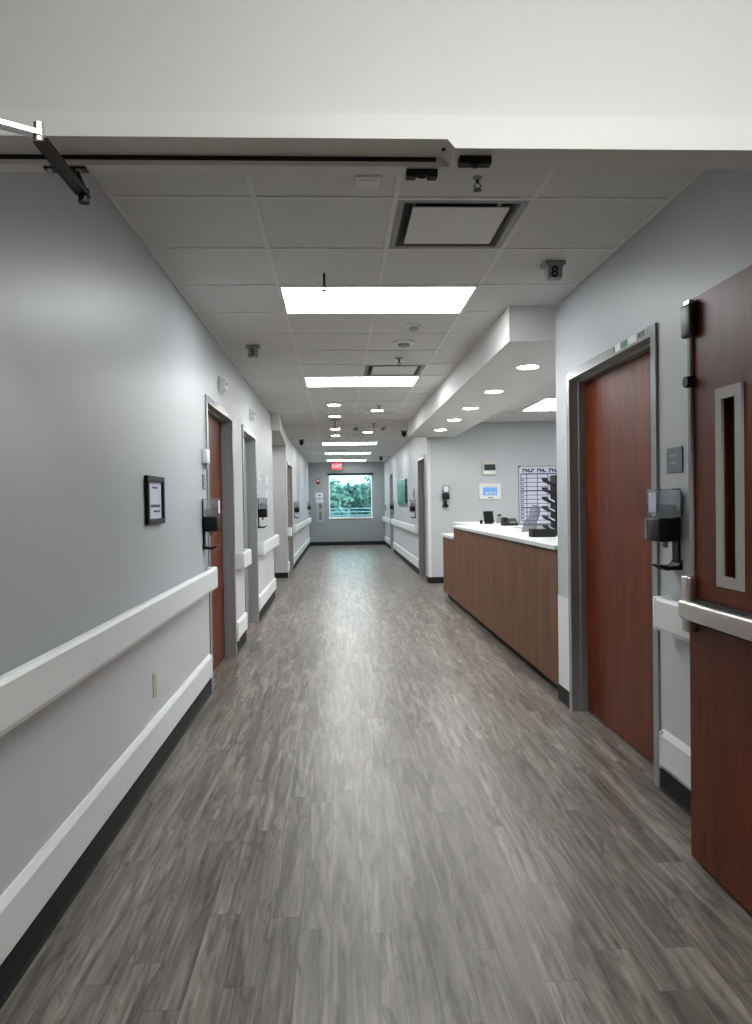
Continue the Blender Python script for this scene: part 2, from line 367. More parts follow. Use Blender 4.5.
# ------------------------------------------------------------------ room doors
def room_door(nm, side, y0, y1, label, leafm_, handle=None, head=DZ, fd=None):
    """side +1: left wall (room is at x<0), -1: right wall"""
    X = 0.0 if side > 0 else XR
    o = thing(nm, (X, (y0+y1)/2, 0), label, 'door', kind='structure')
    h = (y1-y0)/2; s = side
    def bx(mb, xa, xb, *r, **k):
        xa, xb = (xa*s, xb*s); return mb.box(min(xa, xb), max(xa, xb), *r, **k)
    f = MB(); fwid = 0.05; pr = 0.012
    for sg in (-1, 1):
        ya, yb = sorted((sg*h, sg*(h+fwid-0.01))); bx(f, 0, pr, ya, yb, 0, head)       # face
        ya, yb = sorted((sg*(h-0.012), sg*h)); bx(f, -T, pr, ya, yb, 0, head)                     # lining
        ya, yb = sorted((sg*(h-0.030), sg*(h-0.012))); bx(f, -0.088, -0.045, ya, yb, 0, head)    # stop
    bx(f, 0, pr, -h-fwid+0.01, h+fwid-0.01, head, head+fwid-0.01); bx(f, -T, pr, -h, h, head-0.012, head); bx(f, -0.088, -0.045, -h, h, head-0.03, head-0.012)
    f.build('door_frame', fd or M['frame'], o)
    lf = MB(); bx(lf, -0.135, -0.09, -h+0.014, h-0.014, 0.008, head-0.014, bev=0.001)
    lo = lf.build('door_leaf', leafm_, o)
    if handle:
        sg = handle; hb = MB()
        yc = sg*(h-0.09)
        hb.cone((-0.085*s, yc, 1.0), (1, 0, 0), 0.028, 0.028, 0.012); hb.tube([(-0.08*s, yc, 1.0), (-0.035*s, yc, 1.0), (-0.035*s, yc-sg*0.11, 1.0)], 0.009)
        hb.build('door_handle', M['steel'], lo, smooth=True)
    return o
d1 = room_door('door_1', 1, 5.17, 6.36, 'cherry wood door in a grey frame, nearest on the left wall', M['cherry'], handle=-1)
room_door('door_2', 1, 7.09, 8.12, 'grey framed doorway with a grey door, second on the left wall', M['frame'], handle=-1)
d3 = room_door('door_3', -1, 3.245, 4.44, 'tall cherry wood door in a grey frame on the right wall', M['cherry'], handle=None, head=2.138)
room_door('door_4', 1, 13.25, 14.40, 'far grey framed doorway on the left beyond the recess', M['brown'], fd=M['frame'])
room_door('door_5', -1, 12.02, 12.98, 'brown wood door in a grey frame just beyond the reception counter', M['brown'], handle=-1)
room_door('door_6', -1, 19.1, 20.1, 'farthest grey framed door on the right near the window', M['frame_dark'])

# ------------------------------------------------------------------ wall protection, bases and handrails
def sheet_run(side, y0, y1, top=0.775, z0=0.09, seams=()):
    X = 0.0 if side > 0 else XR
    mb = MB(); ys = [y0]+list(seams)+[y1]
    for a, c in zip(ys[:-1], ys[1:]):
        xa, xb = sorted((X, X+side*0.003)); mb.box(xa, xb, a+0.002, c-0.002, z0, top)
    return mb
n_tr = [5]
def trim(mb, m, label, cat):
    o = mb.build('trim_%d' % n_tr[0], m); n_tr[0] += 1; return tag(o, label, cat, kind='structure')
segL = [(HY1+0.03, 5.11), (6.42, 7.03), (8.18, LEND)]
m_ = MB()
trim(sheet_run(1, HY1+0.03, 5.125, 0.80, seams=(2.70,)), M['sheet'], 'pale protection sheet on the left wall below the long rail', 'wall panel')
trim(sheet_run(1, 6.40, 7.05, 0.80), M['sheet'], 'pale protection sheet between the two left doors', 'wall panel')
trim(sheet_run(1, 8.17, LEND, 0.80), M['sheet'], 'pale protection sheet on the left wall past the second door', 'wall panel')
trim(sheet_run(1, 14.46, YF, 0.80), M['sheet'], 'pale protection sheet on the far left wall', 'wall panel')
trim(sheet_run(-1, 2.0, 3.20, 0.80), M['sheet'], 'pale protection sheet on the right wall behind the open door', 'wall panel')
trim(sheet_run(-1, 4.485, 4.73, 0.714).box(XR+0.0, XR+T, 4.73, 4.733, 0.09, 0.714), M['rail'], 'white protection sheet wrapping the wall end beside the counter', 'wall panel')
trim(sheet_run(-1, 13.03, 19.05, 0.80), M['sheet'], 'pale protection sheet on the far right wall', 'wall panel')

def base_run(side, y0, y1, name):
    X = 0.0 if side > 0 else XR
    mb = MB(); s = side
    mb.prism([(X, 0), (X+s*0.014, 0), (X+s*0.007, 0.012), (X+s*0.006, 0.098), (X+s*0.004, 0.103), (X, 0.103)], 'y', y0, y1)
    o = mb.build(name, M['base']); return o
for nm, s_, a, c, lab in [('baseboard_left', 1, HY1+.02, 5.13, 'black vinyl base along the near left wall'), ('baseboard_left', 1, 6.40, 7.05, 'black vinyl base between the two left doors'),
        ('baseboard_left', 1, 8.16, LEND, 'black vinyl base past the second left door'), ('baseboard_left', 1, 14.44, YF, 'black vinyl base on the far left wall'),
        ('baseboard_right', -1, HY1+.02, 3.20, 'black vinyl base on the right wall behind the open door'), ('baseboard_right', -1, 4.49, 4.73, 'short black vinyl base between right door and counter'),
        ('baseboard_right', -1, 13.02, 19.06, 'black vinyl base on the far right wall'), ('baseboard_right', -1, 20.14, YF, 'black vinyl base by the window on the right'),
        ('baseboard_right', -1, 11.67, 11.97, 'black vinyl base at the wall corner past the counter')]:
    tag(base_run(s_, a, c, nm), lab, 'baseboard', kind='structure')
tag(MB().box(0, XR, YF-0.008, YF, 0, 0.12).build('baseboard_far', M['base']), 'black base across the far wall under the window', 'baseboard', kind='structure')
tag(MB().box(XR-0.006, 6.4, 11.662, 11.67, 0, 0.10).build('baseboard_right', M['base']), 'black base along the wall behind the counter', 'baseboard', kind='structure')
tag(MB().box(-2.6, 0.006, 12.942, 12.95, 0, 0.10).build('baseboard_left', M['base']), 'black base of the wall closing the side recess', 'baseboard', kind='structure')

RAILP = [(0.0, 0.785), (0.0, 0.905), (0.05, 0.915), (0.058, 0.922), (0.072, 0.918), (0.080, 0.905), (0.081, 0.790), (0.074, 0.772), (0.055, 0.768), (0.042, 0.775)]
LOWP = [(0.0, 0.115), (0.0, 0.292), (0.010, 0.290), (0.024, 0.268), (0.026, 0.135), (0.014, 0.118)]
def rail(side, y0, y1, label, group=None, prof=RAILP, nm='handrail', cat='handrail', open_ends=True):
    X = 0.0 if side > 0 else XR
    o = thing(nm, (X, (y0+y1)/2, prof[0][1]), label, cat, group)
    h = (y1-y0)/2; z0 = prof[0][1]
    mb = MB(); pts = [(side*p[0], p[1]-z0) for p in prof]
    if nm == 'handrail':
        bod = [(side*0.045 if p[0] < 0.045 else side*p[0], p[1]-z0) for p in prof if p[0] >= 0.04 or p[0] == 0.0]
        mb.prism([(side*0.045, -0.008), (side*0.045, 0.128)]+[(side*p[0], p[1]-z0) for p in prof[3:-1]], 'y', -h+0.02, h-0.02)
        mb.build('rail_cover', M['rail'], o)
        k = max(2, int(2*h/0.8)+1)
        for i in range(k):
            yb = -h+0.10+(2*h-0.20)*i/(k-1)
            xa, xb = sorted((0, side*0.05)); MB().box(xa, xb, yb-0.035, yb+0.035, 0.01, 0.10).build('wall_bracket', M['sheet'], o)
        for e in (-1, 1):
            c = MB(); ya, yb = sorted((e*(h-0.035), e*h)); xa, xb = sorted((0.0, side*0.082)); c.box(xa, xb, ya, yb, -0.017, 0.137, bev=0.012, seg=3)
            c.build('end_cap', M['rail'], o, smooth=True)
    else:
        mb.prism(pts, 'y', -h, h); mb.build('guard_strip', M['rail'], o)
        xa, xb = sorted((0, side*0.027))
        for e in (-1, 1):
            ya, yb = sorted((e*(h-0.02), e*(h+0.002))); MB().box(xa, xb, ya, yb, 0.0, 0.172, bev=0.006).build('end_cap', M['rail'], o)
    return o
HR = [(1, HY1+0.03, 5.06, 'long white handrail along the near left wall'), (1, 6.46, 7.02, 'short white handrail between the two left doors'),
      (1, 8.22, 10.25, 'white handrail on the left wall past the second door'), (1, 12.98, 13.19, 'tiny white handrail piece at the corner of the side recess'),
      (1, 14.48, 22.5, 'farthest white handrail on the left, leading to the window'), (-1, 2.0, 3.11, 'white handrail on the right behind the open wood door'),
      (-1, 13.05, 19.0, 'long white handrail on the right under the green picture'), (-1, 20.2, 22.6, 'last short white handrail on the right beside the window')]
for s_, a, c, lab in HR: rail(s_, a, c, lab, 'white wall handrails')
LR = [(1, HY1+0.03, 5.09, 'long low white bumper rail at the foot of the near left wall'), (1, 6.43, 7.04, 'short low bumper rail between the two left doors'),
      (1, 8.18, 10.28, 'low bumper rail on the left past the second door'), (1, 12.98, 13.19, 'tiny low bumper rail at the corner of the side recess'),
      (1, 14.46, 22.6, 'farthest low bumper rail on the left wall'), (-1, 2.0, 3.17, 'low bumper rail on the right between door frame and open door'),
      (-1, 13.05, 19.04, 'long low bumper rail on the right beyond the counter'), (-1, 20.2, 22.6, 'last low bumper rail on the right beside the window')]
for s_, a, c, lab in LR: rail(s_, a, c, lab, 'low white bumper rails', prof=LOWP, nm='bumper_rail', cat='wall guard')
# corner guards
tag(MB().box(XR-0.003, XR+0.0, 11.67, 11.72, 0.1, 2.4).box(XR-0.003, XR+0.05, 11.667, 11.67, 0.1, 2.4).build('trim_%d' % n_tr[0], M['sheet']), 'pale corner guard where the wall turns past the counter', 'corner guard', kind='structure'); n_tr[0] += 1
tag(MB().box(0.0, 0.003, LEND-0.05, LEND, 0.1, 2.0).build('trim_%d' % n_tr[0], M['sheet']), 'pale corner guard at the left wall end by the recess', 'corner guard', kind='structure'); n_tr[0] += 1

# ------------------------------------------------------------------ window at the end
wo = thing('window_1', ((WX0+WX1)/2, YF, WZ0), 'square window at the far end of the corridor', 'window', kind='structure')
hw, hh = (WX1-WX0)/2, WZ1-WZ0
f = MB()
for e in (-1, 1):
    xa, xb = sorted((e*hw, e*(hw-0.035))); f.box(xa, xb, -0.012, T, 0, hh)
f.box(-hw, hw, -0.012, T, hh-0.035, hh).box(-hw, hw, 0.04, T, 0, 0.035); f.build('window_frame', M['rail'], wo)
MB().box(-hw-0.02, hw+0.02, -0.03, 0.05, -0.02, 0.025, bev=0.004).build('window_sill', M['rail'], wo)
MB().box(-hw+0.03, hw-0.03, 0.09, 0.098, 0.03, hh-0.03).build('pane', M['glass'], wo)
ro = thing('roller_blind', ((WX0+WX1)/2+0.0, YF-0.035, 2.275), 'dark rolled-up blind at the top of the far window', 'blind')
MB().cone((0, 0, 0.02), (1, 0, 0), 0.032, 0.032, 1.44).build('blind_roll', M['black'], ro, smooth=True)
MB().box(-0.74, -0.725, -0.03, 0.034, -0.01, 0.05).build('blind_bracket', M['dark_metal'], ro); MB().box(0.725, 0.74, -0.03, 0.034, -0.01, 0.05).build('blind_bracket', M['dark_metal'], ro)
# outdoors
tag(MB().box(-60, 60, 23.2, 160, -0.9, -0.6).build('ground', M['ground']), 'grassy ground outside beyond the far window', 'ground', kind='structure')
gr = thing('guard_railing', (1.4, 29, -0.6), 'blue-grey metal railing outside seen through the far window', 'railing')
rr_ = MB()
for z in (1.74, 1.60, 1.46): rr_.box(-6, 6, -0.02, 0.02, z-0.02, z+0.02)
rr_.build('rail_bar', M['rail_blue'], gr)
for i in range(9): MB().box(-6+i*1.5-0.025, -6+i*1.5+0.025, -0.02, 0.02, 0, 1.78).build('post', M['rail_blue'], gr)
def tree(x, y, top, wid, mi, label):
    o = thing('leafy_tree', (x, y, -0.6), label, 'tree', 'trees beyond the far window')
    H = top+0.6
    tr = MB(); tr.cone((0, 0, H*0.25), (0, 0, 1), 0.16, 0.10, H*0.5, 12)
    tr.bar((0, 0, H*0.4), (wid*0.25, 0.1, H*0.62), 0.07, 0.07); tr.bar((0, 0, H*0.38), (-wid*0.25, -0.1, H*0.60), 0.07, 0.07); tr.build('trunk', M['bark'], o)
    bm = MB(); rnd = random.Random(int(x*100)+17)
    for k in range(4200):
        # leaf clusters scattered in a lumpy crown
        u = rnd.uniform(0, 2*PI); v = math.acos(rnd.uniform(-1, 1)); r = rnd.uniform(0.55, 1)
        lump = 1+0.22*math.sin(3*u+x)*math.sin(4*v+y)
        c = Vector((math.cos(u)*math.sin(v)*wid*r*lump, math.sin(u)*math.sin(v)*wid*r*lump, H*0.62+math.cos(v)*H*0.38*r*lump))
        n_ = Vector((rnd.gauss(0, 1), rnd.gauss(0, 1)-0.6, rnd.gauss(0, 1)+0.6)).normalized(); t_ = n_.orthogonal().normalized(); b_ = n_.cross(t_)
        sz = rnd.uniform(0.05, 0.13)
        ang = rnd.uniform(0, PI); t2 = t_*math.cos(ang)+b_*math.sin(ang); b2 = n_.cross(t2)
        vs = [bm.bm.verts.new(c+q) for q in (t2*sz*1.5, b2*sz*0.7, -t2*sz*1.5, -b2*sz*0.7)]
        bm.bm.faces.new(vs)
    bm.build('foliage', leafm[mi], o)
TR = [(0.2, 34, 2.4, 1.35, 1), (3.15, 34, 2.62, 1.35, 0), (1.6, 39.5, 2.35, 1.4, 2), (-3.2, 34, 2.7, 1.5, 0), (6.6, 34, 2.8, 1.6, 2), (5.4, 39.5, 2.7, 1.5, 1), (-1.8, 39.5, 2.6, 1.6, 2), (10.2, 35, 2.8, 1.6, 0), (-6.8, 35, 2.8, 1.6, 1)]
TL = ['pale leafy tree left of centre in the far window', 'leafy tree right of centre in the far window', 'dark tree low in the middle of the far window', 'leafy tree at the far left outside the window',
      'dark leafy tree at the far right outside the window', 'pale tree behind the right hand trees outside', 'dark tree behind the left hand trees outside', 'outermost tree on the right outside the window', 'outermost tree on the left outside the window']
for (x, y, tp, wd, mi), lab in zip(TR, TL): tree(x, y, tp, wd, mi, lab)

# ================================================================== CEILING FIXTURES
def ceil_light(x0, x1, y0, y1, label, group, z=HC, m='panel_light'):
    o = thing('ceiling_light', ((x0+x1)/2, (y0+y1)/2, z), label, 'ceiling light', group)
    a, c = (x1-x0)/2, (y1-y0)/2; t = 0.016
    f = MB(); f.box(-a, a, -c, -c+t, -0.010, -0.001).box(-a, a, c-t, c, -0.010, -0.001).box(-a, -a+t, -c+t, c-t, -0.010, -0.001).box(a-t, a, -c+t, c-t, -0.010, -0.001)
    f.build('fixture_frame', M['tbar'], o)
    MB().box(-a+t, a-t, -c+t, c-t, -0.0085, -0.0055).build('diffuser', M[m], o)
    return o
for r_, lab in [(2, 'nearest bright rectangular ceiling light panel'), (7, 'second bright ceiling light panel down the corridor'), (20, 'third ceiling light panel, far down the corridor'),
                (25, 'fourth ceiling light panel before the exit sign'), (30, 'last ceiling light panel above the exit sign')]:
    y0 = ROW0+r_*TILE; ceil_light(COLS[1], COLS[3], y0, y0+TILE, lab, 'corridor ceiling light panels')
ceil_light(3.655, 3.655+2*TILE, 8.98, 8.98+2*TILE, 'bright ceiling light above the staff area behind the counter', 'staff area ceiling lights') if False else None
ceil_light(3.655, 3.655+TILE, 8.98, 8.98+2*TILE, 'bright ceiling light above the staff area behind the counter', 'staff area ceiling lights')
ceil_light(5.484, 5.484+TILE, 8.98, 8.98+2*TILE, 'added unseen ceiling light farther right in the staff area, behind the wall end', 'staff area ceiling lights')  # extra panel out of view, added to brighten the wall behind the counter
ceil_light(3.655, 3.655+TILE, 5.32, 5.32+2*TILE, 'added unseen ceiling light at the near end of the staff area, behind the wall end', 'staff area ceiling lights')  # another hidden panel put in to light the staff area
ceil_light(0.75, 2.55, -0.25, 0.35, 'lobby ceiling light behind the camera', 'lobby ceiling lights', z=2.999, m='lobby_light')
def downlight(x, y, z, r=0.088):
    o = thing('downlight', (x, y, z), 'x', 'downlight', 'round recessed downlights')
    MB().lathe([(r+0.012, 0), (r+0.012, -0.004), (r, -0.006), (r-0.006, -0.002), (r-0.006, 0.0), (r+0.012, 0)]).build('trim_ring', M['tbar'], o, smooth=True)
    MB().lathe([(0, -0.0035), (r-0.006, -0.0035), (r-0.006, -0.001), (0, -0.001)]).build('lens', M['spot'], o)
    return o
dl0 = None
DL = [(0.917, ROW0+10.5*TILE, 'first round downlight left of centre past the second light panel'), (0.917, ROW0+12.5*TILE, 'second round downlight in the left of centre line'),
      (0.917, ROW0+15.5*TILE, 'third round downlight in the left of centre line'), (0.917, ROW0+17.5*TILE, 'fourth round downlight in the left of centre line'),
      (1.526, ROW0+11.5*TILE, 'nearer round downlight right of centre in the tiled ceiling'), (1.526, ROW0+16.5*TILE, 'farther round downlight right of centre in the tiled ceiling')]
for x, y, lab in DL:
    if dl0 is None: dl0 = downlight(x, y, HC); dl0['label'] = lab
    else: dup(dl0, (x, y, HC), 0, lab)
for (y, lab) in zip((5.63, 6.88, 8.10, 9.25, 10.50), ('first and largest round downlight in the soffit over the counter', 'second round downlight in the soffit over the counter', 'third round downlight in the soffit over the counter', 'fourth round downlight in the soffit over the counter', 'fifth and farthest round downlight in the soffit')):
    dup(dl0, (2.505, y, 2.4438), 0, lab, 'downlights in the soffit over the counter')
dup(dl0, (-0.30, 12.1, 2.44), 0, 'added round downlight in the low ceiling of the left side recess')  # added out of view to brighten the end wall of the recess

def diffuser(x0, y0, label):
    o = thing('air_diffuser', (x0+TILE/2, y0+TILE/2, HC), label, 'air vent', 'square ceiling air diffusers')
    a = TILE/2-0.014; m = MB()
    # outer pan: a flange that flares up around a hanging square plaque
    def ring(mb, a0, z0, a1, z1):
        P = [Vector((sx*a0, sy_*a0, z0)) for sx, sy_ in ((-1, -1), (1, -1), (1, 1), (-1, 1))]; Q = [Vector((sx*a1, sy_*a1, z1)) for sx, sy_ in ((-1, -1), (1, -1), (1, 1), (-1, 1))]
        A = [mb.bm.verts.new(p) for p in P]; B = [mb.bm.verts.new(p) for p in Q]
        for i in range(4): mb.bm.faces.new((A[i], A[(i+1) % 4], B[(i+1) % 4], B[i]))
    ring(m, a+0.008, -0.003, a-0.030, -0.004); 
    ic = MB(); ring(ic, a-0.030, -0.004, a-0.080, 0.060); ring(ic, a-0.080, 0.060, a-0.11, 0.062); ic.build('inner_cone', M['frame_dark'], o)  # cone coloured dark to paint in the shade of the recess
    ring(m, a+0.008, -0.003, a+0.008, 0.0)
    m.build('outer_pan', M['grey'], o)
    MB().box(-a+0.10, a-0.10, -a+0.10, a-0.10, 0.060, 0.072).build('gap_shade', M['black_matte'], o)  # black sheet standing in for the shade above the plaque
    MB().box(-a+0.072, a-0.072, -a+0.072, a-0.072, -0.007, -0.001, bev=0.002).build('plaque', M['tbar'], o)
    for sx in (-1, 1): MB().box(sx*0.15-0.008, sx*0.15+0.008, -0.008, 0.008, -0.001, 0.062).build('hanger', M['grey'], o)
    return o
diffuser(COLS[2], ROW0, 'nearest square air diffuser in the ceiling behind the doorway head')
diffuser(COLS[2], ROW0+6*TILE, 'second square air diffuser just before the second light panel')
diffuser(COLS[2], ROW0+15*TILE, 'farthest square air diffuser, beyond the downlights')

def sprinkler(x, y, label, drop=0.05, dark=False, r=0.045):
    o = thing('sprinkler', (x, y, HC), label, 'sprinkler', 'ceiling sprinklers')
    MB().lathe([(0, -0.012), (r*0.45, -0.012), (r*0.8, -0.008), (r, -0.001), (0, -0.0005)]).build('escutcheon', M['grey'] if dark else M['white'], o, smooth=True)
    MB().cone((0, 0, -0.012-drop/2), (0, 0, 1), 0.007, 0.007, drop, 12).build('sprinkler_stem', M['dark_metal'], o)
    h = MB(); z = -0.012-drop
    h.bar((-0.004, 0, z+0.002), (-0.014, 0, z-0.012), 0.004, 0.004, (0, 1, 0)).bar((0.004, 0, z+0.002), (0.014, 0, z-0.012), 0.004, 0.004, (0, 1, 0))
    h.bar((-0.014, 0, z-0.012), (0, 0, z-0.026), 0.004, 0.004, (0, 1, 0)).bar((0.014, 0, z-0.012), (0, 0, z-0.026), 0.004, 0.004, (0, 1, 0))
    h.cone((0, 0, z-0.028), (0, 0, 1), 0.017, 0.017, 0.003, 16); h.build('sprinkler_head', M['dark_metal'], o)
sprinkler(0.892, 4.02, 'sprinkler with white collar just before the nearest light panel', 0.07, r=0.055)
sprinkler(1.541, 2.86, 'small dark sprinkler beside the nearest air diffuser', 0.012, True, r=0.02)
sprinkler(1.53, 6.42, 'dark sprinkler between smoke detector and second air diffuser', 0.03, True)
sprinkler(1.526, 9.55, 'sprinkler past the second light panel, right of centre', 0.05, True)
sprinkler(1.56, 11.63, 'small dark sprinkler before the farthest air diffuser', 0.04, True)
sprinkler(0.920, 11.16, 'long-stemmed dark sprinkler hanging between the left downlights', 0.18, True, r=0.10)
def detector(x, y, label, r=0.07, nm='smoke_detector', cat='smoke detector', body='white'):
    o = thing(nm, (x, y, HC), label, cat)
    MB().lathe([(0, 0), (r, -0.001), (r, -0.012), (r*0.9, -0.018), (r*0.6, -0.020), (0, -0.020)]).build('detector_base', M[body], o, smooth=True)
    MB().lathe([(0, -0.02), (r*0.55, -0.021), (r*0.5, -0.036), (r*0.3, -0.042), (0, -0.043)]).build('sensor_head', M['grey'] if body == 'white' else M['dark_metal'], o, smooth=True)
detector(1.531, 5.23, 'small round smoke detector behind the nearest light panel', 0.055)
detector(1.512, 5.78, 'larger round smoke detector before the second air diffuser', 0.09)
sp_ = thing('ceiling_speaker', (1.54, 8.31, HC), 'round flush ceiling speaker just past the second light panel', 'speaker')
MB().lathe([(0.10, 0), (0.10, -0.005), (0.085, -0.007), (0.083, -0.003), (0.10, 0)]).build('speaker_ring', M['white'], sp_, smooth=True)
MB().lathe([(0, -0.003), (0.083, -0.003), (0.083, -0.001), (0, -0.001)]).build('speaker_grille', M['tile'], sp_)
sv = thing('ceiling_sensor_plate', (1.095, 2.90, HC), 'small pale square plate on the ceiling behind the doorway head', 'sensor')
MB().box(-0.055, 0.055, -0.055, 0.055, -0.010, -0.0005, bev=0.003).build('plate', M['white'], sv)
MB().box(-0.035, 0.035, -0.035, 0.035, -0.013, -0.010).build('sensor_grille', M['tbar'], sv)

def marker(x, y, num, label, dark=False):
    o = thing('ceiling_marker', (x, y, HC), label, 'corridor marker', 'ceiling markers')
    MB().box(-0.058, 0.058, -0.05, 0.05, -0.024, -0.001, bev=0.005).build('mounting_plate', M['grey'], o)
    b_ = MB().prism([(-0.045, -0.024), (0.035, -0.024), (0.028, -0.065), (0.0, -0.098), (-0.036, -0.092)], 'x', -0.040, 0.040).build('marker_body', M['grey'] if not dark else M['black'], o)
    if num:
        # the sloping face looks back down the corridor
        text('number', num, 0.080, 0.002, M['black'], b_, (-0.004, -0.0405, -0.064), (math.radians(97.5), 0, 0))
    else:
        MB().cone((0, -0.025, -0.105), (0, -0.5, -1), 0.03, 0.022, 0.02).build('lens', M['black'], o)
marker(2.17, 3.88, '8', 'ceiling marker with a black 8 on the right before the soffit')
marker(0.262, 5.90, '3', 'ceiling marker with a small black 3 on the left')
marker(0.214, 14.5, '', 'far dark ceiling marker on the left beyond the bulkhead', True)
marker(2.18, 12.9, '', 'dark ceiling marker on the right beyond the counter soffit', True)
marker(2.19, 20.0, '', 'farthest dark ceiling marker near the window', True)

# exit sign
ex = thing('exit_sign', (0.925, 22.2, HC), 'red lit exit sign hanging from the ceiling near the far window', 'exit sign')
MB().box(-0.02, 0.02, -0.012, 0.012, -0.06, -0.001).build('ceiling_bracket', M['white'], ex)
eb = MB().box(-0.155, 0.155, -0.02, 0.02, -0.25, -0.055, bev=0.004).build('sign_box', M['exit'], ex)
text('lettering', 'EXIT', 0.15, 0.001, M['exit_letters'], eb, (0, -0.0215, -0.152), (PI/2, 0, 0))

# ================================================================== DOORWAY HARDWARE (near)
def strike(x, y, z, label, drop=0.0):
    o = thing('door_strike', (x, y, z), label, 'door hardware', 'black strikes under the doorway head')
    b_ = MB(); b_.box(-0.036, 0.036, -0.014, 0.014, -0.007, -0.0005, bev=0.002)
    b_.build('strike_plate', M['black'], o)
    c = MB(); c.box(-0.036, -0.013, -0.013, 0.013, -0.017, -0.006, bev=0.003); c.box(0.013, 0.036, -0.013, 0.013, -0.017, -0.006, bev=0.003)
    c.box(-0.014, 0.014, -0.010, 0.010, -0.012-drop, -0.006, bev=0.002); c.build('strike_jaw', M['black'], o)
    MB().cone((0, 0, -0.013-drop), (1, 0, 0), 0.004, 0.004, 0.014, 10).build('roller', M['dark_metal'], o)
strike(1.155, HY1-0.005, zs, 'black latch strike under the left half of the doorway head')
strike(1.265, HY0+0.03, zs, 'black latch strike under the right half of the doorway head', 0.006)
MB().cone((XM-0.018, HY0+0.03, zr-0.001), (0, 0, 1), 0.005, 0.005, 0.003, 12).build('screw', M['black'], hd)

# left leaf (open towards the camera, outside the frame) with its closer arm reaching to the head
ld = thing('door_7', (0.045, HY0-0.02, 0), 'cherry double door leaf folded open on the left', 'door', kind='structure')
MB().box(0.0, 0.045, -1.10, 0.0, 0.01, 2.10, bev=0.002).build('door_leaf', M['cherry'], ld)
ca = thing('door_closer', (0.09, 1.30, 2.03), 'silver door closer arm reaching to the left of the doorway head', 'door closer')
def P(x, y, z): return (x-0.09, y-1.30, z-2.03)
MB().box(0.0, 0.05, -0.16, 0.14, -0.06, 0.01, bev=0.006).build('closer_body', M['steel'], ca)
MB().bar(P(0.15, 1.22, 2.075), P(0.402, 1.36, 2.066), 0.020, 0.008).cone(P(0.15, 1.22, 2.058), (0, 0, 1), 0.014, 0.014, 0.04).build('main_arm', M['chrome'], ca)
MB().bar(P(0.402, 1.36, 2.056), P(0.398, 1.585, 2.056), 0.024, 0.007).build('forearm', M['dark_metal'], ca)
MB().cone(P(0.400, 1.36, 2.070), (0, 0, 1), 0.010, 0.010, 0.034, 8).build('elbow_joint', M['steel'], ca)
sh = MB(); sh.box(0.312-0.09, 0.405-0.09, 1.592-1.30, 1.616-1.30, zs-0.006-2.03, zs-0.0005-2.03, bev=0.002)
sh.bar(P(0.375, 1.60, zs-0.006), P(0.40, 1.60, 2.05), 0.022, 0.01, (0, 1, 0)).cone(P(0.40, 1.592, 2.052), (0, 0, 1), 0.012, 0.012, 0.03)
sho = sh.build('shoe_bracket', M['dark_metal'], ca)
for x in (0.325, 0.388): MB().cone(P(x, 1.597, zs-0.0085), (0, 0, 1), 0.006, 0.006, 0.004, 12).build('screw', M['steel'], sho)

# right leaf: open flat against the right wall
LX = 2.268
rd = thing('door_8', (LX, 1.66, 0), 'cherry double door leaf folded open on the right with panic bar', 'door', kind='structure')
LW = 0.918
lf = MB(); VY0, VY1, VZ0, VZ1 = 2.215-1.66, 2.372-1.66, 1.055, 1.735
g_ = 0.045
lf.box(0, g_, 0, VY0+0.02, 0.01, 2.095).box(0, g_, VY1-0.02, LW, 0.01, 2.095).box(0, g_, VY0+0.02, VY1-0.02, 0.01, VZ0+0.02).box(0, g_, VY0+0.02, VY1-0.02, VZ1-0.02, 2.095)
lfo = lf.build('door_leaf', M['cherry'], rd)
vf = MB(); t = 0.038
for a in (-0.009, g_):
    vf.box(a, a+0.009, VY0, VY0+t, VZ0, VZ1).box(a, a+0.009, VY1-t, VY1, VZ0, VZ1).box(a, a+0.009, VY0+t, VY1-t, VZ0, VZ0+t).box(a, a+0.009, VY0+t, VY1-t, VZ1-t, VZ1)
vf.build('vision_frame', M['window_trim'], lfo)
MB().box(0.018, 0.026, VY0+0.02, VY1-0.02, VZ0+0.02, VZ1-0.02).build('vision_glass', M['clear'], lfo)
pb = MB(); pb.box(-0.058, -0.022, -0.0+0.05, LW-0.02, 0.915, 0.985, bev=0.014, seg=4)
pb.box(-0.022, 0, 0.03, 0.11, 0.90, 1.0, bev=0.004)
pbo = pb.build('panic_bar', M['steel'], rd, smooth=True)
MB().box(-0.024, -0.001, 0.05, LW-0.03, 0.90, 0.992, bev=0.003).build('bar_housing', M['black'], pbo)
MB().box(-0.040, 0, LW-0.062, LW-0.012, 0.865, 1.075, bev=0.01, seg=3).build('latch_housing', M['steel'], rd, smooth=True)
MB().box(-0.013, -0.001, LW-0.045, LW-0.025, 1.0, 1.98, bev=0.003).build('vertical_rod', M['frame'], rd)
MB().box(-0.030, 0, LW-0.080, LW-0.002, 1.955, 2.075, bev=0.010, seg=3).build('top_latch', M['dark_metal'], rd, smooth=True)
MB().box(-0.024, -0.004, LW-0.06, LW-0.02, 2.073, 2.090, bev=0.003).build('latch_bolt', M['chrome'], rd)
MB().cone((-0.014, LW-0.035, 1.79), (1, 0, 0), 0.020, 0.024, 0.028, 20).build('rod_guide', M['black'], rd, smooth=True)
for z in (0.25, 1.1, 1.9): MB().cone((0.022, -0.008, z), (0, 0, 1), 0.008, 0.008, 0.11, 12).build('hinge', M['steel'], rd)

